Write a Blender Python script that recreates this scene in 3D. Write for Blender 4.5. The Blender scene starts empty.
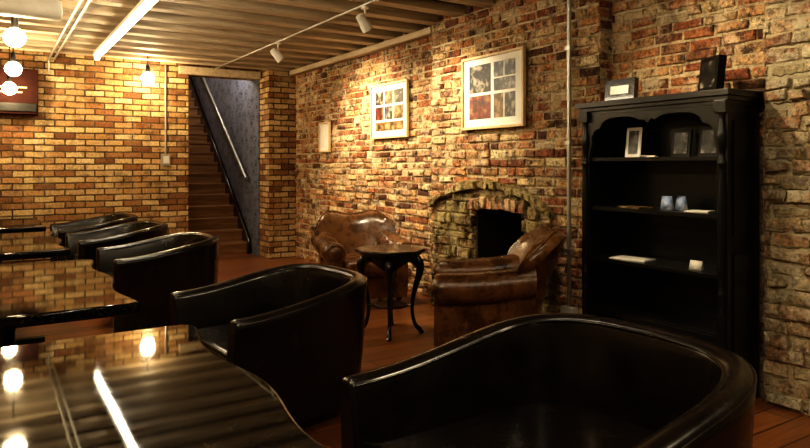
import bpy, bmesh, math, random
from mathutils import Vector, Matrix
random.seed(7)
scene = bpy.context.scene
try:
    scene.view_settings.view_transform = 'Standard'
except Exception:
    pass
for lk in ('High Contrast', 'Medium High Contrast', 'None'):
    try:
        scene.view_settings.look = lk; break
    except Exception:
        pass
scene.view_settings.exposure = -0.08

# ------------------------------------------------------------------ materials
def new_mat(name):
    m = bpy.data.materials.new(name); m.use_nodes = True
    nt = m.node_tree
    b = nt.nodes['Principled BSDF']
    return m, nt, b

def N(nt, typ, **kw):
    n = nt.nodes.new(typ)
    for k, v in kw.items():
        setattr(n, k, v)
    return n

def ramp(nt, fac, stops, interp='LINEAR'):
    r = N(nt, 'ShaderNodeValToRGB')
    cr = r.color_ramp; cr.interpolation = interp
    while len(cr.elements) < len(stops):
        cr.elements.new(0.5)
    for e, (p, c) in zip(cr.elements, stops):
        e.position = p; e.color = (c[0], c[1], c[2], 1)
    nt.links.new(fac, r.inputs['Fac'])
    return r.outputs['Color']

def mixc(nt, fac, a, b, mode='MIX'):
    m = N(nt, 'ShaderNodeMix'); m.data_type = 'RGBA'; m.blend_type = mode
    for sock, val in ((m.inputs[0], fac), (m.inputs[6], a), (m.inputs[7], b)):
        if isinstance(val, (int, float)):
            sock.default_value = val
        elif isinstance(val, tuple):
            sock.default_value = (val[0], val[1], val[2], 1)
        else:
            nt.links.new(val, sock)
    return m.outputs[2]

def math_n(nt, op, a, b=0.0):
    m = N(nt, 'ShaderNodeMath'); m.operation = op
    for i, val in enumerate((a, b)):
        if isinstance(val, (int, float)):
            m.inputs[i].default_value = val
        else:
            nt.links.new(val, m.inputs[i])
    return m.outputs[0]

def noise(nt, vec, scale, detail=4, rough=0.6):
    n = N(nt, 'ShaderNodeTexNoise')
    n.inputs['Scale'].default_value = scale
    n.inputs['Detail'].default_value = detail
    n.inputs['Roughness'].default_value = rough
    nt.links.new(vec, n.inputs['Vector'])
    return n

def bump(nt, b, height, strength=0.3, dist=0.01):
    bp = N(nt, 'ShaderNodeBump')
    bp.inputs['Strength'].default_value = strength
    bp.inputs['Distance'].default_value = dist
    nt.links.new(height, bp.inputs['Height'])
    nt.links.new(bp.outputs['Normal'], b.inputs['Normal'])

def simple(name, col, rough=0.5, metal=0.0, var=0.25, nscale=8, bstr=0.15, bdist=0.003, coat=0.0, spec=0.5, bscale=None):
    m, nt, b = new_mat(name)
    tc = N(nt, 'ShaderNodeTexCoord').outputs['Object']
    n = noise(nt, tc, nscale)
    dark = tuple(c * (1 - var) for c in col); light = tuple(min(1, c * (1 + var)) for c in col)
    c = ramp(nt, n.outputs['Fac'], [(0.3, dark), (0.7, light)])
    nt.links.new(c, b.inputs['Base Color'])
    b.inputs['Roughness'].default_value = rough
    b.inputs['Metallic'].default_value = metal
    b.inputs['Specular IOR Level'].default_value = spec
    b.inputs['Coat Weight'].default_value = coat
    n2 = noise(nt, tc, bscale or nscale * 8)
    bump(nt, b, n2.outputs['Fac'], bstr, bdist)
    return m

def wall_uv(nt):
    tc = N(nt, 'ShaderNodeTexCoord').outputs['Object']
    g = N(nt, 'ShaderNodeNewGeometry')
    s = N(nt, 'ShaderNodeSeparateXYZ'); nt.links.new(tc, s.inputs[0])
    sn = N(nt, 'ShaderNodeSeparateXYZ'); nt.links.new(g.outputs['True Normal'], sn.inputs[0])
    st = math_n(nt, 'GREATER_THAN', math_n(nt, 'ABSOLUTE', sn.outputs[0]), 0.5)
    u = math_n(nt, 'ADD', math_n(nt, 'MULTIPLY', s.outputs[1], st),
               math_n(nt, 'MULTIPLY', s.outputs[0], math_n(nt, 'SUBTRACT', 1.0, st)))
    c = N(nt, 'ShaderNodeCombineXYZ')
    nt.links.new(u, c.inputs[0]); nt.links.new(s.outputs[2], c.inputs[1])
    return tc, c.outputs[0]

def brick_mat(name, stops, mortar, mortar2, bw=0.225, rh=0.075, ms=0.011, distort=0.02, patch=0.35, bs=0.9, bd=0.02, soot=(0.06, 0.03, 0.015), pale=(0.75, 0.6, 0.38), pale_amt=0.3):
    m, nt, b = new_mat(name)
    tc, uv = wall_uv(nt)
    nz = noise(nt, tc, 5.0, 3, 0.6)
    sub = N(nt, 'ShaderNodeVectorMath', operation='SUBTRACT'); nt.links.new(nz.outputs['Color'], sub.inputs[0]); sub.inputs[1].default_value = (0.5, 0.5, 0.5)
    sc = N(nt, 'ShaderNodeVectorMath', operation='SCALE'); nt.links.new(sub.outputs[0], sc.inputs[0]); sc.inputs['Scale'].default_value = distort * 2
    nz2 = noise(nt, tc, 28.0, 3, 0.6)
    sub2 = N(nt, 'ShaderNodeVectorMath', operation='SUBTRACT'); nt.links.new(nz2.outputs['Color'], sub2.inputs[0]); sub2.inputs[1].default_value = (0.5, 0.5, 0.5)
    sc2 = N(nt, 'ShaderNodeVectorMath', operation='SCALE'); nt.links.new(sub2.outputs[0], sc2.inputs[0]); sc2.inputs['Scale'].default_value = distort * 0.7
    a1 = N(nt, 'ShaderNodeVectorMath', operation='ADD'); nt.links.new(uv, a1.inputs[0]); nt.links.new(sc.outputs[0], a1.inputs[1])
    a2 = N(nt, 'ShaderNodeVectorMath', operation='ADD'); nt.links.new(a1.outputs[0], a2.inputs[0]); nt.links.new(sc2.outputs[0], a2.inputs[1])
    br = N(nt, 'ShaderNodeTexBrick'); br.offset = 0.5; br.squash = 1.0
    br.inputs['Scale'].default_value = 1.0
    br.inputs['Brick Width'].default_value = bw
    br.inputs['Row Height'].default_value = rh
    br.inputs['Mortar Size'].default_value = ms
    br.inputs['Mortar Smooth'].default_value = 0.35
    br.inputs['Bias'].default_value = 0.0
    br.inputs['Color1'].default_value = (0, 0, 0, 1); br.inputs['Color2'].default_value = (1, 1, 1, 1)
    br.inputs['Mortar'].default_value = (0.5, 0.5, 0.5, 1)
    nt.links.new(a2.outputs[0], br.inputs['Vector'])
    col = ramp(nt, br.outputs['Color'], stops)
    fine = noise(nt, tc, 40.0, 5, 0.7)
    col = mixc(nt, 0.7, col, ramp(nt, fine.outputs['Fac'], [(0.3, (0.3, 0.3, 0.3)), (0.65, (1.3, 1.25, 1.15))]), 'MULTIPLY')
    mp = noise(nt, tc, 9.0, 4, 0.6)
    mcol = ramp(nt, mp.outputs['Fac'], [(0.35, mortar), (0.65, mortar2)])
    col = mixc(nt, br.outputs['Fac'], col, mcol)
    pn = noise(nt, tc, 2.2, 5, 0.65)
    pf = ramp(nt, pn.outputs['Fac'], [(0.52, (0, 0, 0)), (0.68, (pale_amt,) * 3)])
    col = mixc(nt, pf, col, pale)
    sn = noise(nt, tc, 6.5, 5, 0.7)
    sf = ramp(nt, sn.outputs['Fac'], [(0.50, (0, 0, 0)), (0.70, (patch,) * 3)])
    col = mixc(nt, sf, col, soot)
    nt.links.new(col, b.inputs['Base Color'])
    b.inputs['Roughness'].default_value = 0.75
    b.inputs['Specular IOR Level'].default_value = 0.3
    h = math_n(nt, 'ADD', math_n(nt, 'MULTIPLY', math_n(nt, 'SUBTRACT', 1.0, br.outputs['Fac']), 0.7),
               math_n(nt, 'MULTIPLY', fine.outputs['Fac'], 0.55))
    h = math_n(nt, 'ADD', h, math_n(nt, 'MULTIPLY', nz.outputs['Fac'], 0.8))
    bump(nt, b, h, bs, bd)
    return m

def laid_mat(name, stops, pale, pale_amt, soot, soot_amt, bs=0.9, bd=0.02):
    """for individually modelled bricks/stones: tint from the per-face 'rnd' attribute"""
    m, nt, b = new_mat(name)
    tc = N(nt, 'ShaderNodeTexCoord').outputs['Object']
    at = N(nt, 'ShaderNodeAttribute'); at.attribute_name = 'rnd'
    col = ramp(nt, at.outputs['Fac'], stops)
    fine = noise(nt, tc, 38.0, 5, 0.7)
    col = mixc(nt, 0.85, col, ramp(nt, fine.outputs['Fac'], [(0.34, (0.22, 0.20, 0.18)), (0.52, (1.0, 1.0, 1.0)), (0.68, (1.7, 1.55, 1.35))]), 'MULTIPLY')
    pn = noise(nt, tc, 4.0, 7, 0.78)
    pf = ramp(nt, pn.outputs['Fac'], [(0.49, (0, 0, 0)), (0.59, (pale_amt,) * 3)])
    col = mixc(nt, pf, col, pale)
    sn = noise(nt, tc, 9.0, 6, 0.8)
    sf = ramp(nt, sn.outputs['Fac'], [(0.51, (0, 0, 0)), (0.60, (soot_amt,) * 3)])
    col = mixc(nt, sf, col, soot)
    nt.links.new(col, b.inputs['Base Color'])
    b.inputs['Roughness'].default_value = 0.7
    b.inputs['Specular IOR Level'].default_value = 0.35
    mid = noise(nt, tc, 16.0, 3, 0.6)
    bump(nt, b, math_n(nt, 'ADD', fine.outputs['Fac'], mid.outputs['Fac']), bs, bd)
    return m

M_brick_back = brick_mat('brick_yellow_stock',
    [(0.0, (0.20, 0.085, 0.035)), (0.2, (0.44, 0.25, 0.105)), (0.4, (0.58, 0.41, 0.20)), (0.58, (0.66, 0.51, 0.28)), (0.74, (0.30, 0.13, 0.055)), (0.86, (0.50, 0.30, 0.13)), (1.0, (0.74, 0.60, 0.36))],
    (0.05, 0.030, 0.015), (0.14, 0.09, 0.045), bw=0.23, rh=0.080, ms=0.011, distort=0.012, patch=0.65, bs=0.8, bd=0.014, pale_amt=0.2)
M_mortar = brick_mat('lime_mortar',
    [(0.0, (0.46, 0.37, 0.23)), (1.0, (0.62, 0.51, 0.34))],
    (0.48, 0.39, 0.25), (0.70, 0.59, 0.41), bw=0.22, rh=0.076, ms=0.015, distort=0.03, patch=0.75, bs=1.0, bd=0.03, pale_amt=0.4)
M_mortar_pier = brick_mat('pale_lime_mortar',
    [(0.0, (0.46, 0.39, 0.25)), (1.0, (0.40, 0.33, 0.20))],
    (0.44, 0.37, 0.23), (0.58, 0.51, 0.35), bw=0.22, rh=0.08, ms=0.020, distort=0.035, patch=0.5, bs=1.0, bd=0.04, pale_amt=0.4)
M_brick_laid = laid_mat('old_red_brick',
    [(0.0, (0.08, 0.034, 0.02)), (0.15, (0.27, 0.095, 0.042)), (0.35, (0.45, 0.20, 0.085)), (0.52, (0.55, 0.34, 0.16)), (0.66, (0.20, 0.08, 0.04)), (0.8, (0.60, 0.44, 0.23)), (0.9, (0.40, 0.18, 0.08)), (1.0, (0.72, 0.60, 0.37))],
    (0.76, 0.64, 0.43), 0.55, (0.035, 0.020, 0.012), 0.88)
M_brick_pier = laid_mat('eroded_pale_brick',
    [(0.0, (0.36, 0.19, 0.10)), (0.4, (0.52, 0.39, 0.24)), (0.7, (0.52, 0.46, 0.32)), (1.0, (0.30, 0.15, 0.08))],
    (0.60, 0.55, 0.40), 0.75, (0.10, 0.06, 0.035), 0.65)
M_stone_laid = laid_mat('rubble_stone',
    [(0.0, (0.08, 0.052, 0.026)), (0.25, (0.25, 0.18, 0.08)), (0.45, (0.42, 0.33, 0.15)), (0.62, (0.20, 0.10, 0.05)), (0.8, (0.34, 0.25, 0.11)), (1.0, (0.54, 0.45, 0.23))],
    (0.54, 0.47, 0.23), 0.6, (0.025, 0.016, 0.010), 0.9, bd=0.04)

def wood_mat(name, c1, c2, axis='X', rough=0.5, scale=3.0, coat=0.0):
    m, nt, b = new_mat(name)
    tc = N(nt, 'ShaderNodeTexCoord').outputs['Object']
    mp = N(nt, 'ShaderNodeMapping'); nt.links.new(tc, mp.inputs[0])
    s = {'X': (0.6, 9, 9), 'Y': (9, 0.6, 9), 'Z': (9, 9, 0.6)}[axis]
    mp.inputs['Scale'].default_value = s
    n = noise(nt, mp.outputs[0], scale, 6, 0.65)
    c = ramp(nt, n.outputs['Fac'], [(0.3, c1), (0.7, c2)])
    nt.links.new(c, b.inputs['Base Color'])
    b.inputs['Roughness'].default_value = rough
    b.inputs['Coat Weight'].default_value = coat
    bump(nt, b, n.outputs['Fac'], 0.25, 0.004)
    return m

def floor_mat():
    m, nt, b = new_mat('brown_floorboards')
    tc = N(nt, 'ShaderNodeTexCoord').outputs['Object']
    mp = N(nt, 'ShaderNodeMapping'); nt.links.new(tc, mp.inputs[0])
    br = N(nt, 'ShaderNodeTexBrick'); br.offset = 0.37
    br.inputs['Scale'].default_value = 1.0
    br.inputs['Brick Width'].default_value = 2.2; br.inputs['Row Height'].default_value = 0.15
    br.inputs['Mortar Size'].default_value = 0.004; br.inputs['Mortar Smooth'].default_value = 0.2
    br.inputs['Color1'].default_value = (0, 0, 0, 1); br.inputs['Color2'].default_value = (1, 1, 1, 1)
    nt.links.new(mp.outputs[0], br.inputs['Vector'])
    base = ramp(nt, br.outputs['Color'], [(0, (0.13, 0.048, 0.018)), (0.5, (0.30, 0.12, 0.038)), (1, (0.20, 0.072, 0.025))])
    mp2 = N(nt, 'ShaderNodeMapping'); nt.links.new(tc, mp2.inputs[0]); mp2.inputs['Scale'].default_value = (0.8, 12, 1)
    n = noise(nt, mp2.outputs[0], 4, 6, 0.65)
    base = mixc(nt, 0.7, base, ramp(nt, n.outputs['Fac'], [(0.3, (0.45, 0.4, 0.4)), (0.7, (1.3, 1.3, 1.2))]), 'MULTIPLY')
    base = mixc(nt, br.outputs['Fac'], base, (0.015, 0.006, 0.004))
    nt.links.new(base, b.inputs['Base Color'])
    b.inputs['Roughness'].default_value = 0.33
    bump(nt, b, math_n(nt, 'SUBTRACT', n.outputs['Fac'], br.outputs['Fac']), 0.2, 0.004)
    return m

def granite_mat():
    m, nt, b = new_mat('polished_black_granite')
    tc = N(nt, 'ShaderNodeTexCoord').outputs['Object']
    n = noise(nt, tc, 130, 3, 0.7)
    c = ramp(nt, n.outputs['Fac'], [(0.52, (0.004, 0.004, 0.004)), (0.62, (0.02, 0.017, 0.013)), (0.72, (0.14, 0.115, 0.07))])
    nt.links.new(c, b.inputs['Base Color'])
    n2 = noise(nt, tc, 4, 4, 0.6)
    r = ramp(nt, n2.outputs['Fac'], [(0.3, (0.02,) * 3), (0.7, (0.06,) * 3)])
    nt.links.new(r, b.inputs['Roughness'])
    b.inputs['Specular IOR Level'].default_value = 0.5
    return m

def leather(name, c1, c2, rough, coat=0.0, crack=0.25):
    m, nt, b = new_mat(name)
    tc = N(nt, 'ShaderNodeTexCoord').outputs['Object']
    n = noise(nt, tc, 7, 5, 0.65)
    c = ramp(nt, n.outputs['Fac'], [(0.32, c1), (0.68, c2)])
    nt.links.new(c, b.inputs['Base Color'])
    v = N(nt, 'ShaderNodeTexVoronoi'); v.inputs['Scale'].default_value = 160
    nt.links.new(tc, v.inputs['Vector'])
    n3 = noise(nt, tc, 9, 2, 0.5)
    h = math_n(nt, 'ADD', math_n(nt, 'MULTIPLY', v.outputs['Distance'], 0.12), n3.outputs['Fac'])
    r = ramp(nt, n.outputs['Fac'], [(0.3, (rough * 0.8,) * 3), (0.7, (rough * 1.25,) * 3)])
    nt.links.new(r, b.inputs['Roughness'])
    b.inputs['Coat Weight'].default_value = coat
    b.inputs['Coat Roughness'].default_value = 0.15
    bump(nt, b, h, crack, 0.01)
    return m

def emis(name, col, strength):
    m, nt, b = new_mat(name)
    b.inputs['Base Color'].default_value = (1, 0.95, 0.85, 1)
    b.inputs['Emission Color'].default_value = (*col, 1)
    b.inputs['Emission Strength'].default_value = strength
    return m

def damask():
    m, nt, b = new_mat('blue_grey_damask_wallpaper')
    tc = N(nt, 'ShaderNodeTexCoord').outputs['Object']
    v = N(nt, 'ShaderNodeTexVoronoi'); v.inputs['Scale'].default_value = 7; nt.links.new(tc, v.inputs['Vector'])
    n = noise(nt, tc, 18, 3, 0.6)
    h = math_n(nt, 'ADD', v.outputs['Distance'], math_n(nt, 'MULTIPLY', n.outputs['Fac'], 0.6))
    c = ramp(nt, h, [(0.48, (0.03, 0.033, 0.045)), (0.58, (0.24, 0.25, 0.31)), (0.70, (0.06, 0.065, 0.09)), (0.82, (0.18, 0.19, 0.24))])
    nt.links.new(c, b.inputs['Base Color']); b.inputs['Roughness'].default_value = 0.45
    return m

M_floor = floor_mat(); M_granite = granite_mat()
M_tub = leather('black_leather', (0.007, 0.005, 0.004), (0.014, 0.009, 0.006), 0.24, 0.25, 0.07)
M_club = leather('worn_brown_leather', (0.035, 0.015, 0.006), (0.19, 0.085, 0.028), 0.27, 0.25, 0.32)
M_blackwood = simple('black_painted_wood', (0.007, 0.007, 0.007), 0.30, var=0.3, coat=0.1)
M_darkwood = simple('dark_mahogany', (0.014, 0.008, 0.005), 0.20, var=0.4, coat=0.3)
M_iron = simple('black_cast_iron', (0.015, 0.014, 0.013), 0.45, metal=0.5)
M_steel = simple('galvanised_steel', (0.50, 0.50, 0.47), 0.38, metal=0.8, var=0.1)
M_white = simple('white_paint', (0.70, 0.68, 0.62), 0.45, var=0.06)
M_ceil = wood_mat('dark_ceiling_boards', (0.025, 0.013, 0.007), (0.08, 0.045, 0.024), 'Y', 0.7)
M_joist = wood_mat('limewashed_joist_wood', (0.34, 0.26, 0.17), (0.64, 0.54, 0.39), 'X', 0.6)
M_plate = wood_mat('pale_timber_plate', (0.36, 0.28, 0.18), (0.60, 0.49, 0.34), 'Y', 0.65)
M_stair = wood_mat('stair_wood', (0.14, 0.07, 0.03), (0.38, 0.21, 0.09), 'X', 0.45)
M_frame = wood_mat('pale_ash_frame', (0.50, 0.36, 0.20), (0.72, 0.57, 0.35), 'Z', 0.4)
M_mat = simple('white_mount_card', (0.76, 0.73, 0.66), 0.6, var=0.04)
M_plaster = simple('plaster_cream', (0.42, 0.34, 0.22), 0.8, var=0.15, nscale=2)
M_soot = simple('soot', (0.012, 0.009, 0.007), 0.95, var=0.5)
M_damask = damask()
M_redbox = simple('dark_red_enamel', (0.03, 0.010, 0.007), 0.8, var=0.2, spec=0.1)
M_cream = simple('cream_lettering', (0.4, 0.3, 0.18), 0.6, var=0.1)
M_bulb = emis('warm_bulb_glass', (1.0, 0.78, 0.46), 150)
M_tube = emis('fluorescent_tube', (1.0, 0.90, 0.70), 38)
M_spotface = emis('spot_lens', (1.0, 0.88, 0.66), 12)
M_stairfill = emis('stair_fill_glow', (1.0, 0.93, 0.82), 105)  # glow for the unseen lamps added to brighten the stairwell

def art_mat(name, cols, scale):
    m, nt, b = new_mat(name)
    tc = N(nt, 'ShaderNodeTexCoord').outputs['Object']
    n = noise(nt, tc, scale, 3, 0.6)
    k = len(cols)
    stops = [(0.36 + 0.3 * i / (k - 1), c) for i, c in enumerate(cols)]
    nt.links.new(ramp(nt, n.outputs['Fac'], stops), b.inputs['Base Color'])
    b.inputs['Roughness'].default_value = 0.3
    return m
A_dark = art_mat('print_black_white', [(0.008, 0.008, 0.008), (0.02, 0.017, 0.014), (0.32, 0.29, 0.23)], 14)
A_red = art_mat('print_red', [(0.02, 0.008, 0.005), (0.13, 0.018, 0.012), (0.26, 0.14, 0.06)], 13)
A_gold = art_mat('print_sepia', [(0.04, 0.024, 0.01), (0.19, 0.115, 0.05), (0.42, 0.30, 0.15)], 14)
A_grey = art_mat('print_grey', [(0.015, 0.015, 0.015), (0.08, 0.075, 0.07), (0.36, 0.33, 0.29)], 17)
A_blue = art_mat('print_blue', [(0.15, 0.22, 0.38), (0.35, 0.42, 0.6), (0.7, 0.72, 0.75)], 16)

# ------------------------------------------------------------------ mesh builder
class MB:
    def __init__(s):
        s.v = []; s.f = []; s.m = []; s.mats = []; s.sm = []; s.r = []
    def mi(s, mat):
        if mat not in s.mats: s.mats.append(mat)
        return s.mats.index(mat)
    def add(s, verts, faces, mat, M=None, flat=(), rnd=0.0):
        o = len(s.v); k = s.mi(mat)
        for p in verts:
            p = Vector(p)
            if M is not None: p = M @ p
            s.v.append(p)
        for q, f in enumerate(faces):
            s.f.append([i + o for i in f]); s.m.append(k); s.sm.append(not (flat is True or (flat is not True and q in flat))); s.r.append(rnd)
    def box(s, x0, x1, y0, y1, z0, z1, mat, M=None):
        vs = [(x0, y0, z0), (x1, y0, z0), (x1, y1, z0), (x0, y1, z0), (x0, y0, z1), (x1, y0, z1), (x1, y1, z1), (x0, y1, z1)]
        fs = [(0, 3, 2, 1), (4, 5, 6, 7), (0, 1, 5, 4), (1, 2, 6, 5), (2, 3, 7, 6), (3, 0, 4, 7)]
        s.add(vs, fs, mat, M, flat=True)
    def loft(s, rings, mat, caps=True, closed=False, M=None):
        n = len(rings[0]); vs = [p for r in rings for p in r]; fs = []
        R = len(rings)
        for i in range(R if closed else R - 1):
            a = i * n; b = ((i + 1) % R) * n
            for j in range(n):
                k = (j + 1) % n
                fs.append((a + j, a + k, b + k, b + j))
        flat = ()
        if caps and not closed:
            flat = (len(fs), len(fs) + 1)
            fs.append(tuple(reversed(range(n)))); fs.append(tuple((R - 1) * n + j for j in range(n)))
        s.add(vs, fs, mat, M, flat=flat)
    def tube(s, pts, rad, mat, seg=10, M=None):
        pts = [Vector(p) for p in pts]
        if isinstance(rad, (int, float)): rad = [rad] * len(pts)
        rings = []; up = None
        for i, p in enumerate(pts):
            t = (pts[min(i + 1, len(pts) - 1)] - pts[max(i - 1, 0)]).normalized()
            if up is None:
                up = Vector((0, 0, 1)) if abs(t.z) < 0.9 else Vector((1, 0, 0))
            a = (up - t * up.dot(t)).normalized(); up = a
            b = t.cross(a)
            rings.append([p + (a * math.cos(q) + b * math.sin(q)) * rad[i] for q in [2 * math.pi * k / seg for k in range(seg)]])
        s.loft(rings, mat, M=M)
    def lathe(s, prof, mat, c=(0, 0, 0), seg=24, M=None, scx=1.0):
        rings = [[(c[0] + r * math.cos(2 * math.pi * k / seg) * scx, c[1] + r * math.sin(2 * math.pi * k / seg), c[2] + z) for k in range(seg)] for r, z in prof]
        s.loft(rings, mat, M=M)
    def sphere(s, c, r, mat, seg=20):
        s.lathe([(max(0.0005, r * math.sin(math.pi * i / 12)), -r * math.cos(math.pi * i / 12)) for i in range(13)], mat, c, seg)
    def prism_yz(s, poly, x0, x1, mat):
        s.loft([[(x0, y, z) for y, z in poly], [(x1, y, z) for y, z in poly]], mat)
    def slab(s, poly, z0, z1, r, mat, n=3, M=None):
        k = len(poly)
        area = sum(poly[i][0] * poly[(i + 1) % k][1] - poly[(i + 1) % k][0] * poly[i][1] for i in range(k))
        sg = 1 if area > 0 else -1
        nrm = []
        for i in range(k):
            a = Vector(poly[i - 1]); c = Vector(poly[(i + 1) % k])
            t = (c - a).normalized()
            nrm.append(Vector((-t.y, t.x)) * sg)
        rings = []
        for i in range(n + 1):
            q = math.pi / 2 * i / n
            ins = r * (1 - math.sin(q)); z = z0 + r * (1 - math.cos(q))
            rings.append([(poly[j][0] + nrm[j].x * ins, poly[j][1] + nrm[j].y * ins, z) for j in range(k)])
        for i in range(n + 1):
            q = math.pi / 2 * i / n
            ins = r * (1 - math.cos(q)); z = z1 - r * (1 - math.sin(q))
            rings.append([(poly[j][0] + nrm[j].x * ins, poly[j][1] + nrm[j].y * ins, z) for j in range(k)])
        s.loft(rings, mat, M=M)
    def obj(s, name, loc=(0, 0, 0), rotz=0.0, bevel=0.0, angle=38, sub=0, parent=None):
        me = bpy.data.meshes.new(name)
        bm = bmesh.new()
        lay = bm.faces.layers.float.new('rnd')
        bv = [bm.verts.new(p) for p in s.v]
        made = []
        for f, k, sm, r in zip(s.f, s.m, s.sm, s.r):
            try:
                fc = bm.faces.new([bv[i] for i in f])
            except ValueError:
                continue
            fc.material_index = k; fc.smooth = sm; fc[lay] = r; made.append(sm)
        bmesh.ops.recalc_face_normals(bm, faces=bm.faces)
        bm.to_mesh(me); bm.free()
        for m in s.mats: me.materials.append(m)
        try: me.set_sharp_from_angle(angle=math.radians(angle))
        except Exception: pass
        me.polygons.foreach_set('use_smooth', made)
        me.update()
        o = bpy.data.objects.new(name, me)
        scene.collection.objects.link(o)
        o.location = loc; o.rotation_euler = (0, 0, rotz)
        if bevel:
            b = o.modifiers.new('bevel', 'BEVEL'); b.width = bevel; b.segments = 2; b.limit_method = 'ANGLE'; b.angle_limit = math.radians(40)
        if parent: o.parent = parent
        return o

def smooth_pts(pts, n=6, closed=False):
    P = [Vector(p) for p in pts]; out = []
    L = len(P)
    for i in range(L if closed else L - 1):
        if closed: p0, p1, p2, p3 = P[i - 1], P[i], P[(i + 1) % L], P[(i + 2) % L]
        else: p0, p1, p2, p3 = P[max(i - 1, 0)], P[i], P[i + 1], P[min(i + 2, L - 1)]
        for k in range(n):
            t = k / n
            out.append(0.5 * ((2 * p1) + (p2 - p0) * t + (2 * p0 - 5 * p1 + 4 * p2 - p3) * t * t + (3 * p1 - p0 - 3 * p2 + p3) * t ** 3))
    if not closed: out.append(P[-1])
    return out

# individually laid bricks standing slightly proud of a wall face.
def lay_bricks(mb, to3, u0, u1, z0, z1, mat, bw=.218, rh=.073, joint=.017, jit=.007, proud=(.003, .024), skip=None, miss=.03):
    z = z0; r = 0
    while z < z1 - .02:
        h = rh * random.uniform(.92, 1.08)
        if z + h > z1 - .02: h = z1 - z
        u = u0 - (bw * .5 if r % 2 else 0) + random.uniform(-.03, .03)
        wave = random.uniform(-.004, .004)
        while u < u1:
            w = bw * random.choice([1, 1, 1, .98, 1.03, .52, 1.0, .5])
            a, b = max(u, u0), min(u + w, u1)
            u += w
            if b - a < .035: continue
            if skip and skip((a + b) / 2, z + h / 2, a, b): continue
            if random.random() < miss: continue
            j = joint * .5
            p = random.uniform(*proud); rr = random.random()
            f = [(a + j, z + j), (b - j, z + j), (b - j, z + h - j), (a + j, z + h - j)]
            g = [(x + random.uniform(-jit, jit) * (1 if x not in (u0, u1) else 0), y + wave + random.uniform(-jit, jit)) for x, y in f]
            c = .007
            gi = [(g[0][0] + c, g[0][1] + c), (g[1][0] - c, g[1][1] + c), (g[2][0] - c, g[2][1] - c), (g[3][0] + c, g[3][1] - c)]
            vs = [to3(x, y, 0) for x, y in g] + [to3(x, y, max(.002, p - .006)) for x, y in g] + [to3(x, y, p + random.uniform(-.004, .004)) for x, y in gi]
            fs = [(0, 1, 5, 4), (1, 2, 6, 5), (2, 3, 7, 6), (3, 0, 4, 7), (4, 5, 9, 8), (5, 6, 10, 9), (6, 7, 11, 10), (7, 4, 8, 11), (8, 9, 10, 11)]
            mb.add(vs, fs, mat, rnd=rr)
        z += h; r += 1

# ------------------------------------------------------------------ room shell
YB = 9.30; ZC = 2.81; XR = 3.80; XL = -2.2; YF = -2.2
JB = ZC - .085          # underside of the joists
mb = MB(); mb.box(XL - .2, 4.3, YF - .2, 13.9, -0.1, 0, M_floor); mb.obj('floor')
mb = MB(); mb.box(XL - .2, 4.3, YF - .2, YB + .3, ZC, ZC + .12, M_ceil); mb.obj('ceiling')
mb = MB(); mb.box(XL - .2, 2.34, YB, YB + .3, 0, ZC, M_brick_back); mb.box(2.34, 3.38, YB, YB + .3, 2.63, ZC, M_brick_back)
mb.box(3.38, 4.3, YB, YB + .3, 0, ZC, M_brick_back); mb.obj('wall_back')
mb = MB(); mb.box(3.38, XR, 8.93, YB, 0, ZC, M_brick_back); mb.obj('brick_pillar')
mb = MB(); mb.box(XL - .2, XL, YF, YB, 0, ZC, M_plaster); mb.obj('wall_left')
mb = MB(); mb.box(XL - .2, 4.3, YF - .2, YF, 0, ZC, M_plaster); mb.obj('wall_front')
FY0, FY1, FZ = 3.90, 4.54, 1.0
BX = 3.65; PX = 3.70
mb = MB()
mb.box(XR, XR + .3, YF, FY0, 0, ZC, M_mortar)
mb.box(XR, XR + .3, FY1, YB, 0, ZC, M_mortar)
mb.box(XR, XR + .3, FY0, FY1, FZ, ZC, M_mortar)
mb.box(XR + .25, XR + .35, FY0, FY1, 0, FZ, M_soot)
mb.box(BX + .016, XR + .25, FY0 - .001, FY0 + .02, 0, 1.0, M_soot); mb.box(BX + .016, XR + .25, FY1 - .02, FY1 + .001, 0, 1.0, M_soot)
mb.box(PX + .02, XR, YF, 2.015, 0, ZC, M_mortar_pier)
mb.box(BX + .015, XR, 3.165, FY0, 0, ZC, M_mortar)
mb.box(BX + .015, XR, FY1, 5.245, 0, ZC, M_mortar)
mb.box(BX + .015, XR, FY0, FY1, FZ, ZC, M_mortar)
random.seed(11)
fire = lambda u, z, a, b: (3.70 < u < 5.10 and z < 1.0) or (FY0 - .02 < b and a < FY1 + .02 and z < 1.05)
lay_bricks(mb, lambda u, z, d: (BX + .015 - d, u, z), 3.155, 5.255, 0, ZC, M_brick_laid, skip=fire)
lay_bricks(mb, lambda u, z, d: (XR - d, u, z), 5.255, 8.93, 0, ZC, M_brick_laid)
lay_bricks(mb, lambda u, z, d: (XR - d, u, z), 2.02, 3.165, 1.5, ZC, M_brick_laid)
lay_bricks(mb, lambda u, z, d: (u, 3.165 - d, z), BX + .002, XR, 0, ZC, M_brick_laid, proud=(.004, .014))
lay_bricks(mb, lambda u, z, d: (u, 5.245 + d, z), BX + .002, XR, 0, ZC, M_brick_laid, proud=(.004, .014))
lay_bricks(mb, lambda u, z, d: (PX + .02 - d, u, z), .2, 2.025, 0, ZC, M_brick_pier, bw=.21, rh=.080, joint=.02, jit=.013, proud=(-.0, .034), miss=.09)
lay_bricks(mb, lambda u, z, d: (u, 2.015 + d, z), PX + .005, XR, 0, ZC, M_brick_pier, proud=(.003, .012))
mb.obj('wall_right')

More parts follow.
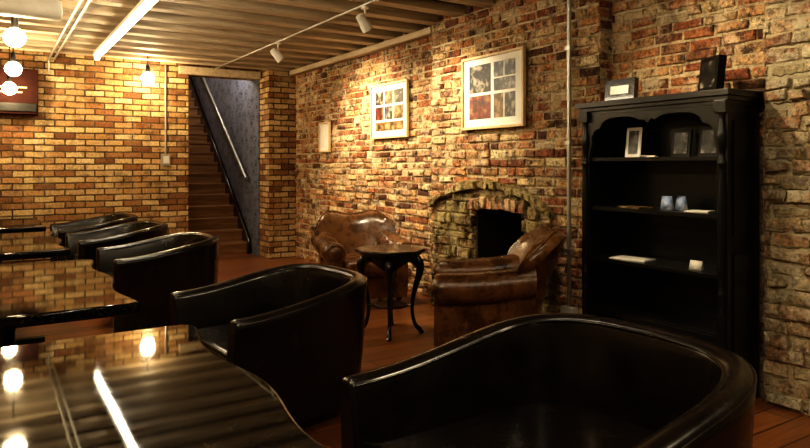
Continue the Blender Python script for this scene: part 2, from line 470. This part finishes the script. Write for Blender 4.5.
# fireplace surround: rubble blocks with a rough arch
mb = MB()
random.seed(5)
SY0, SY1 = 3.60, 5.18
def outer(y):
    t = (y - SY0) / (SY1 - SY0)
    return 1.00 + .21 * (1 - abs(2 * t - 1) ** 2.2)
def block(poly, x0, x1, mat, rr):
    cx = sum(p[0] for p in poly) / len(poly); cz = sum(p[1] for p in poly) / len(poly)
    inn = [(cx + (y - cx) * .84, cz + (z - cz) * .80) for y, z in poly]
    n = len(poly)
    vs = [(x1, y, z) for y, z in poly] + [(x0 + .014, y, z) for y, z in poly] + [(x0 + random.uniform(-.009, .009), y, z) for y, z in inn]
    fs = [(i, (i + 1) % n, n + (i + 1) % n, n + i) for i in range(n)] + [(n + i, n + (i + 1) % n, 2 * n + (i + 1) % n, 2 * n + i) for i in range(n)] + [tuple(range(2 * n, 3 * n))]
    mb.add(vs, fs, mat, rnd=rr)
XB = BX + .004
z = 0
while z < 1.18:
    h = random.uniform(.05, .115)
    y = SY0 - random.uniform(0, .12)
    while y < SY1:
        w = random.uniform(.06, .22)
        a, b = max(y, SY0), min(y + w, SY1); y += w
        if b - a < .03: continue
        mid = (a + b) / 2
        if z + h * .7 > outer(mid) - .06: continue
        a2, b2 = a, b
        if z < .96:
            if a < FY1 and b > FY0:
                if mid < (FY0 + FY1) / 2: b2 = min(b, FY0 + .03)
                else: a2 = max(a, FY1 - .03)
                if b2 - a2 < .03: continue
        j = .005
        top = min(z + h, outer(mid) - .055)
        rj = lambda: random.uniform(-.012, .012)
        poly = [(a2 + j + rj() * .5, z + j), ((a2 + b2) / 2, z + j + rj() * .5), (b2 - j + rj() * .5, z + j), (b2 - j + rj(), (z + top) / 2), (b2 - j - .005 + rj(), top - j), ((a2 + b2) / 2, top - j + rj() * .6), (a2 + j + .005 + rj(), top - j), (a2 + j + rj(), (z + top) / 2)]
        poly = [(yy, max(0.001, zz)) for yy, zz in poly]
        block(poly, BX - random.uniform(.022, .075), XB, M_stone_laid, random.random())
    z += h
ya = SY0 - .02
while ya < SY1:
    yb = min(SY1 + .02, ya + random.uniform(.07, .17))
    za, zb = outer(max(SY0, ya)), outer(min(SY1, yb))
    th = random.uniform(.05, .075)
    block([(ya + .004, za - th), (yb - .004, zb - th), (yb - .003 + random.uniform(-.006, .006), zb + random.uniform(-.02, .015)), ((ya + yb) / 2, (za + zb) / 2 + random.uniform(-.006, .02)), (ya + .003, za + random.uniform(-.02, .015))], BX - random.uniform(.055, .085), XB, M_stone_laid, random.choice([.45, .8, .95, 1.0, .4]))
    ya = yb
for i in range(9):
    ya = FY0 - .03 + (FY1 - FY0 + .06) * i / 9; yb = FY0 - .03 + (FY1 - FY0 + .06) * (i + 1) / 9
    t = (i + .5) / 9; lift = .025 * (1 - abs(2 * t - 1) ** 2) + random.uniform(-.006, .006)
    block([(ya + .004, .945 + lift), (yb - .004, .945 + lift), (yb - .002, 1.05 + lift), (ya + .002, 1.05 + lift)], BX - random.uniform(.05, .08), XB, M_brick_laid, random.uniform(.1, .7))
mb.box(BX - .018, XB, SY0 + .02, FY0, 0, 1.02, M_mortar); mb.box(BX - .018, XB, FY1, SY1 - .02, 0, 1.02, M_mortar); mb.box(BX - .018, XB, FY0 - .01, FY1 + .01, .975, 1.15, M_mortar)
mb.obj('fireplace')
mb = MB()
for k in range(5):
    mb.tube([(XR - .06, 3.98 + k * .12, .04), (XR - .06, 3.98 + k * .12, .26)], .012, M_iron)
mb.tube([(XR - .06, 3.95, .14), (XR - .06, 4.49, .14)], .014, M_iron)
mb.tube([(XR - .06, 3.96, 0), (XR - .06, 3.96, .28)], .016, M_iron); mb.tube([(XR - .06, 4.48, 0), (XR - .06, 4.48, .28)], .016, M_iron)
mb.obj('fire_grate')

# joists (run across the room)
mb = MB()
y = 0.1
while y < 9.2:
    mb.box(XL, XR - .001, y, min(y + .13, 9.29), JB, ZC - .001, M_joist)
    y += .42
mb.obj('ceiling_joists', bevel=.006)
mb = MB(); mb.box(XR - .12, XR - .03, 5.3, 8.90, JB - .07, JB - .002, M_plate); mb.obj('trim_wallplate', bevel=.006)
mb = MB(); mb.box(2.2, 3.36, YB - .10, YB - .001, 2.61, JB - .003, M_plate); mb.obj('trim_lintel', bevel=.008)

# stairwell
mb = MB(); mb.box(3.36, 3.5, YB + .3, 13.8, 0, 4.6, M_damask); mb.box(3.36, 3.379, YB + .002, YB + .3, 0, 2.63, M_damask); mb.obj('wall_stair_right')
mb = MB(); mb.box(2.20, 2.34, YB + .3, 13.8, 0, 4.6, M_brick_back); mb.obj('wall_stair_left')
mb = MB(); mb.box(2.2, 3.5, 13.8, 13.95, 0, 4.6, M_plaster); mb.obj('wall_stair_end')
mb = MB(); mb.box(2.2, 3.5, YB + .3, 13.95, 4.6, 4.7, M_plaster); mb.box(2.2, 3.5, YB + .2, YB + .3, ZC, 4.6, M_plaster); mb.obj('ceiling_stair')
mb = MB()
for i in range(18):
    y0 = 9.66 + i * .215
    z = (i + 1) * .175
    mb.box(2.345, 3.30, y0, 13.78, z - .175, z - .03, M_stair)
    mb.box(2.345, 3.30, y0 - .025, 13.78, z - .03, z, M_stair)
poly = [(9.60, 0.0), (9.60, .22), (9.60 + 3.85, .22 + 3.15), (13.78, 3.37), (13.78, 0)]
mb.prism_yz(poly, 3.30, 3.355, M_darkwood)
mb.obj('staircase')
mb = MB()
pts = [(3.28, 9.62, 1.15), (3.28, 9.75, 1.24), (3.28, 12.6, 3.42)]
mb.tube(pts, .024, M_steel, 12)
for t in (.05, .35, .65, .95):
    p = Vector(pts[1]).lerp(Vector(pts[2]), t)
    mb.tube([p, p + Vector((0, 0, -.06)), p + Vector((.08, 0, -.08))], .008, M_steel, 8)
mb.obj('handrail')

# ------------------------------------------------------------------ lamps
def pendant(x, y, z, r=.075, mat=M_bulb, name='pendant_lamp', top=None):
    mb = MB()
    top = ZC - .001 if top is None else top
    mb.tube([(x, y, z + r), (x, y, top)], .005, M_iron, 8)
    mb.lathe([(.008, .10), (.022, .09), (.026, .05), (.026, .0), (.02, -.01)], M_iron, (x, y, z + r), 16)
    mb.lathe([(.045, 0), (.045, -.015), (.01, -.03)], M_iron, (x, y, top), 16)
    mb.sphere((x, y, z), r, mat)
    return mb.obj(name)
pendant(.16, 5.83, 2.33); pendant(.20, 7.75, 2.33); pendant(.19, 8.85, 2.24)
pendant(.16, 3.9, 2.33); pendant(.16, 1.9, 2.33)
pendant(1.72, 8.88, 2.47, .08)
pendant(2.85, 11.4, 3.75, .09, M_stairfill, 'added_stair_lamp', 4.6)  # unseen lamp above the lintel, added to light the stair wall
pendant(2.80, 9.98, 2.98, .08, M_stairfill, 'added_stair_lamp', 4.6)  # unseen lamp behind the lintel, added so the treads catch light

def spot(x, y, z, target, power, name='ceiling_spotlight', angle=80):
    d = (Vector(target) - Vector((x, y, z))).normalized()
    M = Matrix.Translation((x, y, z)) @ d.to_track_quat('Z', 'X').to_matrix().to_4x4()
    mb = MB()
    mb.lathe([(.018, -.10), (.036, -.09), (.040, -.02), (.048, .0), (.050, .05), (.044, .05), (.040, .03)], M_white, seg=20, M=M)
    mb.lathe([(.001, .028), (.040, .029), (.040, .031), (.001, .032)], M_spotface, seg=20, M=M)
    mb.tube([(x, y, z + .0), (x, y, z + .08), (x, y, JB - .03)], .009, M_white)
    mb.lathe([(.035, 0), (.035, .02), (.03, .022)], M_white, (x, y, JB - .05), 16)
    o = mb.obj(name)
    l = bpy.data.lights.new('spot_beam', 'SPOT'); l.energy = power; l.color = (1.0, .83, .56)
    l.spot_size = math.radians(angle); l.spot_blend = .9; l.shadow_soft_size = .03
    lo = bpy.data.objects.new('spot_beam', l); scene.collection.objects.link(lo)
    lo.location = Vector((x, y, z)) + d * .065
    lo.rotation_euler = d.to_track_quat('-Z', 'Y').to_euler(); lo.parent = o
    return o
spot(2.68, 4.83, 2.54, (3.75, 5.0, 1.3), 125, angle=112)
spot(2.66, 6.75, 2.54, (3.8, 6.6, 1.4), 215, angle=116)
spot(2.68, 2.60, 2.54, (3.7, 2.0, 1.2), 62, angle=115)
spot(2.40, 0.30, 2.54, (1.8, 1.6, .5), 60, angle=110)
mb = MB(); mb.tube([(2.68, -1, JB - .013), (2.68, 9.15, JB - .013)], .011, M_steel, 10)
mb.obj('conduit_pipe')
for (ya, yb, ks) in ((4.2, 8.5, (11, 15, 19)), (-1.5, 2.9, (0, 5))):  # second strip is out of view, added to light the near furniture
    mb = MB(); mb.box(1.03, 1.11, ya, yb, ZC - .165, ZC - .125, M_white)
    mb.tube([(1.07, ya + .05, ZC - .19), (1.07, yb - .05, ZC - .19)], .018, M_tube, 12)
    mb.box(1.04, 1.10, ya, ya + .05, ZC - .215, ZC - .165, M_white); mb.box(1.04, 1.10, yb - .05, yb, ZC - .215, ZC - .165, M_white)
    for k in ks:
        yy = .165 + .42 * k
        mb.box(1.05, 1.09, yy - .02, yy + .02, ZC - .126, JB - .001, M_steel)
    mb.obj('fluorescent_strip_light')
mb = MB(); mb.lathe([(.02, 0), (.075, .01), (.08, .03), (.08, 1.9), (.075, 1.92), (.02, 1.93)], M_white, seg=24, M=Matrix.Translation((.47, 5.62, 2.53)) @ Matrix.Rotation(-math.pi / 2, 4, 'Y'))
mb.tube([(.2, 5.60, 2.61), (.2, 5.60, JB - .001)], .01, M_steel); mb.tube([(-1.2, 5.60, 2.61), (-1.2, 5.60, JB - .001)], .01, M_steel)
mb.obj('ventilation_duct')
mb = MB(); mb.tube([(.62, 4.5, 2.68), (.62, 9.2, 2.68), (.62, 9.27, 2.66), (.62, 9.275, 2.5)], .012, M_steel); mb.tube([(.68, 4.5, 2.68), (.68, 9.26, 2.68)], .012, M_steel)
for k in (12, 15, 18): mb.box(.60, .70, .165 + .42 * k - .012, .165 + .42 * k + .012, 2.690, JB - .001, M_steel)
mb.obj('conduit_pipe')
mb = MB(); mb.tube([(BX - .04, 3.40, .25), (BX - .04, 3.40, JB - .005)], .016, M_steel, 12)
mb.box(BX - .065, BX - .012, 3.34, 3.46, .18, .30, M_white)
for z in (.7, 1.5, 2.2): mb.box(BX - .06, BX - .012, 3.375, 3.425, z, z + .03, M_steel)
mb.obj('electrical_conduit')
mb = MB(); mb.tube([(2.03, YB - .02, 1.5), (2.03, YB - .02, JB - .005)], .012, M_steel)
mb.box(1.97, 2.09, YB - .045, YB - .001, 1.34, 1.50, M_steel); mb.box(1.99, 2.07, YB - .055, YB - .045, 1.37, 1.47, M_white)
mb.obj('light_switch', bevel=.004)
mb = MB(); mb.box(-.5, .50, YB - .16, YB - .001, 1.97, 2.52, M_redbox); mb.box(-.48, .48, YB - .175, YB - .16, 2.0, 2.10, M_iron)
mb.box(-.3, .38, YB - .166, YB - .16, 2.28, 2.30, M_cream); mb.box(-.25, .33, YB - .166, YB - .16, 2.22, 2.24, M_cream)
mb.obj('wall_heater', bevel=.01)

# ------------------------------------------------------------------ pictures on wall
def wall_picture(X, y0, y1, z0, z1, cells, name='framed_picture', fw=.022):
    mb = MB()
    mb.box(X - .012, X, y0 + .005, y1 - .005, z0 + .005, z1 - .005, M_mat)
    for a in ((y0, y1, z0, z0 + fw), (y0, y1, z1 - fw, z1)): mb.box(X - .032, X, a[0], a[1], a[2], a[3], M_frame)
    for a in ((y0, y0 + fw), (y1 - fw, y1)): mb.box(X - .032, X, a[0], a[1], z0 + fw, z1 - fw, M_frame)
    for (u0, u1, v0, v1, m) in cells:
        ya = y1 + (y0 - y1) * u1; yb = y1 + (y0 - y1) * u0
        mb.box(X - .015, X - .011, ya, yb, z0 + (z1 - z0) * v0, z0 + (z1 - z0) * v1, m)
    return mb.obj(name, bevel=.002)
wall_picture(BX - .022, 3.875, 4.690, 1.662, 2.303, [(.12, .48, .50, .88, A_dark), (.53, .68, .68, .88, A_grey), (.70, .86, .68, .88, A_dark), (.53, .86, .50, .66, A_grey), (.12, .48, .14, .46, A_red), (.53, .68, .14, .46, A_gold), (.70, .86, .14, .46, A_dark)])
wall_picture(XR - .026, 5.83, 6.62, 1.65, 2.27, [(.12, .34, .62, .86, A_dark), (.38, .60, .62, .86, A_gold), (.64, .88, .62, .86, A_dark), (.12, .34, .34, .58, A_red), (.38, .60, .34, .58, A_grey), (.64, .88, .34, .58, A_gold), (.12, .88, .14, .30, A_gold)])
wall_picture(XR - .026, 7.72, 8.04, 1.52, 1.92, [(.2, .8, .2, .8, M_mat)], fw=.02)

# ------------------------------------------------------------------ tub chairs
def upath(W, D, b, off=0.0, yf=None, n=30, ex=2.9):
    y1 = D / 2 - b; a = W / 2
    pts = []
    yf = -D / 2 if yf is None else yf
    for i in range(6): pts.append((-a, yf + (y1 - yf) * i / 6))
    for i in range(n + 1):
        q = math.pi - math.pi * i / n
        c, s = math.cos(q), math.sin(q); e = 2 / ex
        pts.append((a * math.copysign(abs(c) ** e, c), y1 + b * abs(s) ** e))
    for i in range(6): pts.append((a, y1 + (yf - y1) * (i + 1) / 6))
    out = []
    for i, p in enumerate(pts):
        p0 = Vector(pts[max(i - 1, 0)]); p1 = Vector(pts[min(i + 1, len(pts) - 1)])
        t = (p1 - p0).normalized(); nn = Vector((-t.y, t.x))
        out.append((Vector(p) - nn * off, nn))
    return out

def tub_chair(x, y, rot, W=.92, D=.88, zb=.74, zf=.635, ex=2.7):
    mb = MB(); T = .088
    path = upath(W, D, .48, ex=ex)
    def zt(py):
        t = max(0, min(1, (py + D / 2) / D)); t = t * t * (3 - 2 * t); return zf + (zb - zf) * t
    def section(h):
        return [(-.055, .08), (-.045, .12), (-.02, .35), (-.002, h - .055), (.001, h - .034), (-.005, h - .014), (-.020, h - .002),
                (-.044, h + .003), (-.068, h - .002), (-.083, h - .014), (-T, h - .034), (-T - .005, h - .06), (-T - .04, .40), (-T - .04, .08)]
    rings = []
    for i, (p, nn) in enumerate(path):
        h = zt(p.y)
        rings.append([(p.x + nn.x * o, p.y + nn.y * o, z) for o, z in section(h)])
    def endring(ring, dy, sc):
        cx = sum(q[0] for q in ring) / len(ring); cz = sum(q[2] for q in ring) / len(ring)
        return [(cx + (q[0] - cx) * sc, q[1] + dy, q[2] if q[2] < .1 else cz + (q[2] - cz) * (1 - (1 - sc) * .35)) for q in ring]
    rings = [endring(rings[0], -.018, .78), endring(rings[0], -.012, .94)] + rings + [endring(rings[-1], -.012, .94), endring(rings[-1], -.018, .78)]
    mb.loft(rings, M_tub)
    mb.tube([(p.x + nn.x * -.003, p.y + nn.y * -.003, zt(p.y) - .018) for p, nn in path], .0055, M_tub, 8)
    mb.tube([(p.x + nn.x * -.085, p.y + nn.y * -.085, zt(p.y) - .018) for p, nn in path], .0055, M_tub, 8)
    for k in (12, len(path) - 13):
        p, nn = path[k]
        mb.tube([(p.x + nn.x * o, p.y + nn.y * o, z) for o, z in ((-.053, .09), (-.021, .35), (-.002, zt(p.y) - .04))], .004, M_tub, 6)
    inner = [tuple(p) for p, nn in upath(W - 2 * T - .01, D - T - .01, .38, 0, ex=ex)]
    inner = [(px, py - T / 2 + .01) for px, py in inner]
    mb.slab([(a, b if b > -D / 2 + .06 else -D / 2 + .03) for a, b in inner], .285, .43, .035, M_tub, 4)
    mb.slab([(a * .99, b if b > -D / 2 + .06 else -D / 2 + .05) for a, b in inner], .08, .285, .008, M_tub, 2)
    for sx in (-1, 1):
        for sy in (-1, 1):
            mb.lathe([(.018, 0), (.026, .085)], M_blackwood, (sx * (W / 2 - .12), sy * (D / 2 - .13), 0), 14)
    return mb.obj('tub_armchair', (x, y, 0), rot, angle=50)
R = -math.pi / 2   # local front -y -> world -x
tub_chair(1.54, 1.48, R + .03, W=1.02, D=1.03, zb=.765, zf=.64, ex=2.5)
tub_chair(1.35, 3.40, R + .10)
tub_chair(1.24, 5.75, R + .02)
tub_chair(1.14, 7.25, R + .04)
tub_chair(1.08, 8.55, R + .02)

# ------------------------------------------------------------------ cafe tables
def cafe_table(y0, y1, x0=-.40, xe=.60):
    mb = MB(); L = y1 - y0; poly = []
    poly.append((x0 + .03, y0)); poly.append((x0, y0 + .03)); poly.append((x0, y1 - .03)); poly.append((x0 + .03, y1))
    n = 48
    for i in range(n + 1):
        t = i / n; yy = y1 - L * t
        w = .024 * math.cos(4 * math.pi * t) + .012
        e = min(t, 1 - t) * L
        c = 0 if e > .05 else (.05 - math.sqrt(max(0, .05 ** 2 - (.05 - e) ** 2)))
        poly.append((xe + w - c, yy))
    mb.slab(poly, .690, .742, .012, M_granite, 3)
    xc = (x0 + xe) / 2
    for yy in (y0 + .38, y1 - .38):
        mb.lathe([(.05, .045), (.04, .08), (.032, .12), (.032, .6), (.05, .66), (.06, .69)], M_iron, (xc, yy, 0), 20)
        mb.box(xc - .32, xc + .32, yy - .035, yy + .035, .012, .05, M_iron)
        mb.box(xc - .035, xc + .035, yy - .24, yy + .24, .012, .05, M_iron)
        mb.box(xc - .28, xc + .28, yy - .03, yy + .03, .665, .69, M_iron)
        for dx, dy in ((.29, 0), (-.29, 0), (0, .21), (0, -.21)):
            mb.lathe([(.025, 0), (.025, .014)], M_iron, (xc + dx, yy + dy, 0), 12)
    return mb.obj('cafe_table')
cafe_table(.95, 2.56, xe=.625); cafe_table(3.05, 4.66, xe=.53); cafe_table(5.25, 6.80, xe=.46); cafe_table(7.35, 8.90, xe=.44)

# ------------------------------------------------------------------ club / wing armchairs
def rrect(x0, x1, y0, y1, r, n=5):
    pts = []
    for cx, cy, a in ((x1 - r, y1 - r, 0), (x0 + r, y1 - r, 90), (x0 + r, y0 + r, 180), (x1 - r, y0 + r, 270)):
        for i in range(n + 1):
            q = math.radians(a + 90 * i / n); pts.append((cx + r * math.cos(q), cy + r * math.sin(q)))
    return pts
def club_chair(x, y, rot, sc=1.0, hb=.90, lean=.16, ar=.098):
    mb = MB()
    mb.slab(rrect(-.33, .33, -.34, .33, .05), .10, .31, .02, M_club)
    mb.slab(rrect(-.245, .245, -.385, .22, .06), .30, .455, .05, M_club, 4)
    for s in (-1, 1):
        rings = []
        for i, t in enumerate([0, .02, .06, .2, .4, .6, .8, 1.0]):
            yy = -.38 + .67 * t
            k = {0: .80, 1: .93}.get(i, 1.0)
            rise = .0 + .06 * t * t
            r = ar * k
            cx, cz = .325, .53 + rise
            ring = [(.35 - .02 * (1 - k), .11), (.362 - .02 * (1 - k), .30), (.35, cz - r * .95)]
            for j in range(13):
                q = math.radians(-70 + 270 * j / 12)
                ring.append((cx + r * 1.1 * math.cos(q), cz + r * math.sin(q)))
            ring += [(.262, cz - r * .8), (.245, .30), (.245, .11)]
            rings.append([(s * a, yy, b) for a, b in ring])
        mb.loft(rings, M_club)
        mb.lathe([(.062, 0), (.058, .012), (.034, .020), (.005, .022)], M_club, seg=18, M=Matrix.Translation((s * .325, -.38, .53)) @ Matrix.Rotation(math.pi / 2, 4, 'X'))
    rings = []
    nu = 24
    for i in range(nu + 1):
        u = -1 + 2 * i / nu; au = abs(u)
        top = hb + .022 * math.cos(2 * math.pi * au * .8 + math.pi) - .13 * au ** 5
        edge = 1 - .55 * max(0, (au - .8) / .2) ** 2
        ring = []
        th = .13 * edge
        nv = 8
        for j in range(nv + 1):
            v = j / nv; z = .14 + (top - .03 - .14) * v
            hw = .30 + .105 * v ** .8
            fwd = .20 * au ** 3 * min(1, v * 1.6)
            puff = -.03 * math.sin(math.pi * v) * (1 - au ** 2)
            ring.append((u * hw, .20 + lean * v ** 1.5 - fwd + puff, z))
        ring.append((u * .403, .20 + lean + .01 - .20 * au ** 3 + th * .5, top))
        for j in range(nv, -1, -1):
            v = j / nv; z = .14 + (top - .03 - .14) * v
            hw = .30 + .11 * v ** .8
            fwd = .20 * au ** 3 * min(1, v * 1.6)
            ring.append((u * hw, .20 + (lean + .02) * v ** 1.5 - fwd + th, z))
        rings.append(ring)
    mb.loft(rings, M_club)
    mb.tube([r[9] for r in rings], .008, M_club, 8)
    for sx in (-1, 1):
        mb.lathe([(.018, 0), (.030, .03), (.022, .07), (.034, .11)], M_darkwood, (sx * .29, -.30, 0), 14)
        mb.lathe([(.018, 0), (.03, .11)], M_darkwood, (sx * .27, .27, 0), 14)
    o = mb.obj('leather_armchair', (x, y, 0), rot, angle=60)
    o.scale = (sc, sc, sc)
    return o
def face(dx, dy):
    return math.atan2(dy, dx) + math.pi / 2
club_chair(2.99, 3.58, face(-.80, .60), .99, hb=.89, lean=.19, ar=.105)
club_chair(3.06, 5.60, face(-.25, -.97), 1.02, hb=.845)

# ------------------------------------------------------------------ side table
mb = MB(); r0 = .28; poly = []
for i in range(72):
    q = 2 * math.pi * i / 72; r = r0 * (1 + .025 * math.cos(8 * q)); poly.append((r * math.cos(q), r * math.sin(q)))
mb.slab(poly, .655, .68, .01, M_darkwood)
mb.slab([(a * .9, b * .9) for a, b in poly], .635, .655, .004, M_darkwood)
seg = 48; ra = .215
rings = []
for i in range(seg):
    q = 2 * math.pi * i / seg; zz = .555 + .035 * math.cos(4 * q)
    rings.append([(ra * math.cos(q), ra * math.sin(q), .636), (ra * math.cos(q), ra * math.sin(q), zz), ((ra - .02) * math.cos(q), (ra - .02) * math.sin(q), zz), ((ra - .02) * math.cos(q), (ra - .02) * math.sin(q), .636)])
mb.loft(rings, M_darkwood, closed=True)
for k in range(4):
    q = math.radians(45 + 90 * k); c, s = math.cos(q), math.sin(q)
    prof = smooth_pts([(.20, .63, .024), (.235, .56, .036), (.235, .48, .028), (.195, .34, .020), (.175, .20, .015), (.195, .08, .015), (.235, .03, .019), (.25, .013, .013)], 5)
    mb.tube([(p[0] * c, p[0] * s, p[1]) for p in prof], [p[2] for p in prof], M_darkwood, 12)
    mb.lathe([(.018, 0), (.022, .012), (.012, .022)], M_darkwood, (.25 * c, .25 * s, 0), 12)
mb.slab([(a * .5, b * .5) for a, b in poly], .215, .233, .005, M_darkwood)
for k in range(4):
    q = math.radians(45 + 90 * k); c, s = math.cos(q), math.sin(q)
    mb.tube([(.12 * c, .12 * s, .224), (.178 * c, .178 * s, .224)], .010, M_darkwood, 8)
mb.obj('round_side_table', (2.72, 4.48, 0), .2)

# ------------------------------------------------------------------ bookcase
BK0, BK1, BF, BB, BH = 2.056, 3.119, 3.42, 3.77, 1.77
mb = MB(); K = M_blackwood
mb.box(BF + .02, BB, BK0 + .02, BK0 + .055, .0, BH - .06, K); mb.box(BF + .02, BB, BK1 - .055, BK1 - .02, 0, BH - .06, K)
mb.box(BB - .02, BB, BK0 + .03, BK1 - .03, .08, BH - .06, K)
for z in (.40, .73, 1.07, 1.40): mb.box(BF + .03, BB - .01, BK0 + .05, BK1 - .05, z - .025, z, K)
mb.box(BF + .01, BB, BK0 + .01, BK1 - .01, BH - .085, BH - .06, K)
mb.box(BF - .008, BB, BK0 - .005, BK1 + .005, BH - .06, BH - .035, K)
mb.box(BF - .03, BB, BK0 - .02, BK1 + .02, BH - .035, BH, K)
def scallop(zs, ztop, x0, x1):
    W0, W1 = BK0 + .05, BK1 - .05
    half = zs + [(1 - a, b) for a, b in reversed(zs[:-1])]
    pts = smooth_pts([(W0 + (W1 - W0) * a, b, 0) for a, b in half], 6)
    poly = [(W0, ztop)] + [(p[0], p[1]) for p in pts] + [(W1, ztop)]
    mb.prism_yz(poly, x0, x1, K)
scallop([(0, 1.40), (.025, 1.43), (.045, 1.49), (.045, 1.54), (.075, 1.58), (.115, 1.595), (.14, 1.63), (.2, 1.655), (.32, 1.66), (.40, 1.65), (.44, 1.63), (.47, 1.635), (.5, 1.615)], BH - .06, BF + .012, BF + .034)
scallop([(0, .30), (.03, .31), (.08, .345), (.2, .36), (.36, .35), (.44, .32), (.5, .30)], .385, BF + .012, BF + .034)
scallop([(0, .0), (.04, .01), (.07, .05), (.14, .085), (.3, .09), (.42, .075), (.5, .05)], .17, BF + .012, BF + .034)
mb.box(BF + .02, BB, BK0 + .04, BK1 - .04, .15, .17, K)
for yy in (BK0 + .04, BK1 - .04):
    mb.box(BF + .01, BF + .04, yy - .032, yy + .032, 0, BH - .08, K)
    prof = [(.020, 0), (.024, .03), (.016, .06), (.026, .10), (.018, .16), (.022, .30), (.014, .36), (.024, .42), (.016, .48), (.020, .70), (.024, .95), (.018, 1.12), (.026, 1.16), (.014, 1.20), (.022, 1.26), (.028, 1.32), (.016, 1.40), (.02, 1.44)]
    pp = smooth_pts([(a, b, 0) for a, b in prof], 3)
    mb.lathe([(p[0], p[1]) for p in pp], K, (BF + .008, yy, .2), 14)
    mb.box(BF - .02, BF + .05, yy - .036, yy + .036, 0, .20, K)
    mb.box(BF - .018, BF + .05, yy - .036, yy + .036, 1.64, BH - .06, K)
mb.box(BF + .08, BB - .05, BK0 + .012, BK0 + .02, .25, .85, K); mb.box(BF + .08, BB - .05, BK0 + .012, BK0 + .02, .95, 1.6, K)
mb.obj('black_bookcase', bevel=.004)

def standing_frame(name, x, y, z, w, h, face_mat, fr=K, t=.02, lean=8, rot=0, fw=.02):
    mb = MB()
    M = Matrix.Rotation(math.radians(lean), 4, 'Y')
    mb.box(0, t, -w / 2, w / 2, 0, h, fr, M)
    mb.box(-.002, 0, -w / 2 + fw, w / 2 - fw, fw, h - fw, face_mat, M)
    lift = math.sin(math.radians(lean)) * t
    return mb.obj(name, (x, y, z + lift + .0005), rot)
standing_frame('certificate_frame', 3.50, 2.86, BH, .235, .145, M_mat, fr=M_darkwood, t=.04, lean=6, fw=.045)
standing_frame('photo_frame', 3.50, 2.235, BH, .20, .20, A_dark, fr=K, t=.045, lean=6, rot=-.5, fw=.025)
standing_frame('photo_print', 3.60, 2.83, 1.40, .12, .20, A_grey, fr=M_mat, t=.006, lean=7, fw=.022)
standing_frame('small_photo_frame', 3.62, 2.49, 1.40, .13, .17, A_grey, fr=M_iron, t=.015, lean=8)
standing_frame('small_photo_frame', 3.62, 2.30, 1.40, .14, .18, A_grey, fr=M_iron, t=.015, lean=8)
mb = MB()
for k in range(4): mb.box(0, .06, -.05, .05, 0 + k * .003, .0025 + k * .003, M_mat, Matrix.Rotation(.2 * k, 4, 'Z'))
mb.obj('card_stack', (3.55, 2.68, 1.4005))
def tent_card(name, x, y, z, w, h, m, rot):
    mb = MB()
    mb.loft([[(0, -w / 2, 0), (.02, -w / 2, h), (.04, -w / 2, 0)], [(0, w / 2, 0), (.02, w / 2, h), (.04, w / 2, 0)]], m)
    return mb.obj(name, (x, y, z + .0005), rot)
tent_card('greeting_card', 3.56, 2.55, 1.07, .07, .085, A_blue, .1)
tent_card('greeting_card', 3.58, 2.47, 1.07, .07, .09, A_blue, -.2)
tent_card('price_card', 3.50, 2.31, .73, .075, .055, M_mat, .1)
def leaflet(x, y, z, a, b, rot, m=M_mat):
    mb = MB(); mb.box(-a / 2, a / 2, -b / 2, b / 2, 0, .005, m); mb.box(-a / 2 + .01, a / 2 + .005, -b / 2, b / 2 - .01, .005, .009, m)
    return mb.obj('leaflet', (x, y, z + .0005), rot)
leaflet(3.56, 2.80, .73, .15, .25, .15); leaflet(3.56, 2.78, 1.07, .12, .2, -.2, A_gold); leaflet(3.56, 2.32, 1.07, .1, .14, .2, M_mat)

# ------------------------------------------------------------------ world and camera
w = bpy.data.worlds.new('dim_room_air'); scene.world = w; w.use_nodes = True
w.node_tree.nodes['Background'].inputs[0].default_value = (1.0, .75, .5, 1)
w.node_tree.nodes['Background'].inputs[1].default_value = .03
cam = bpy.data.cameras.new('camera'); co = bpy.data.objects.new('camera', cam); scene.collection.objects.link(co)
co.location = (0, 0, 1.35)
co.rotation_euler = (math.pi / 2, 0, -math.atan2(415, 650))
cam.sensor_width = 36; cam.lens = 36 * 650 / 810
cam.shift_y = -59 / 810
cam.clip_start = .05
scene.camera = co
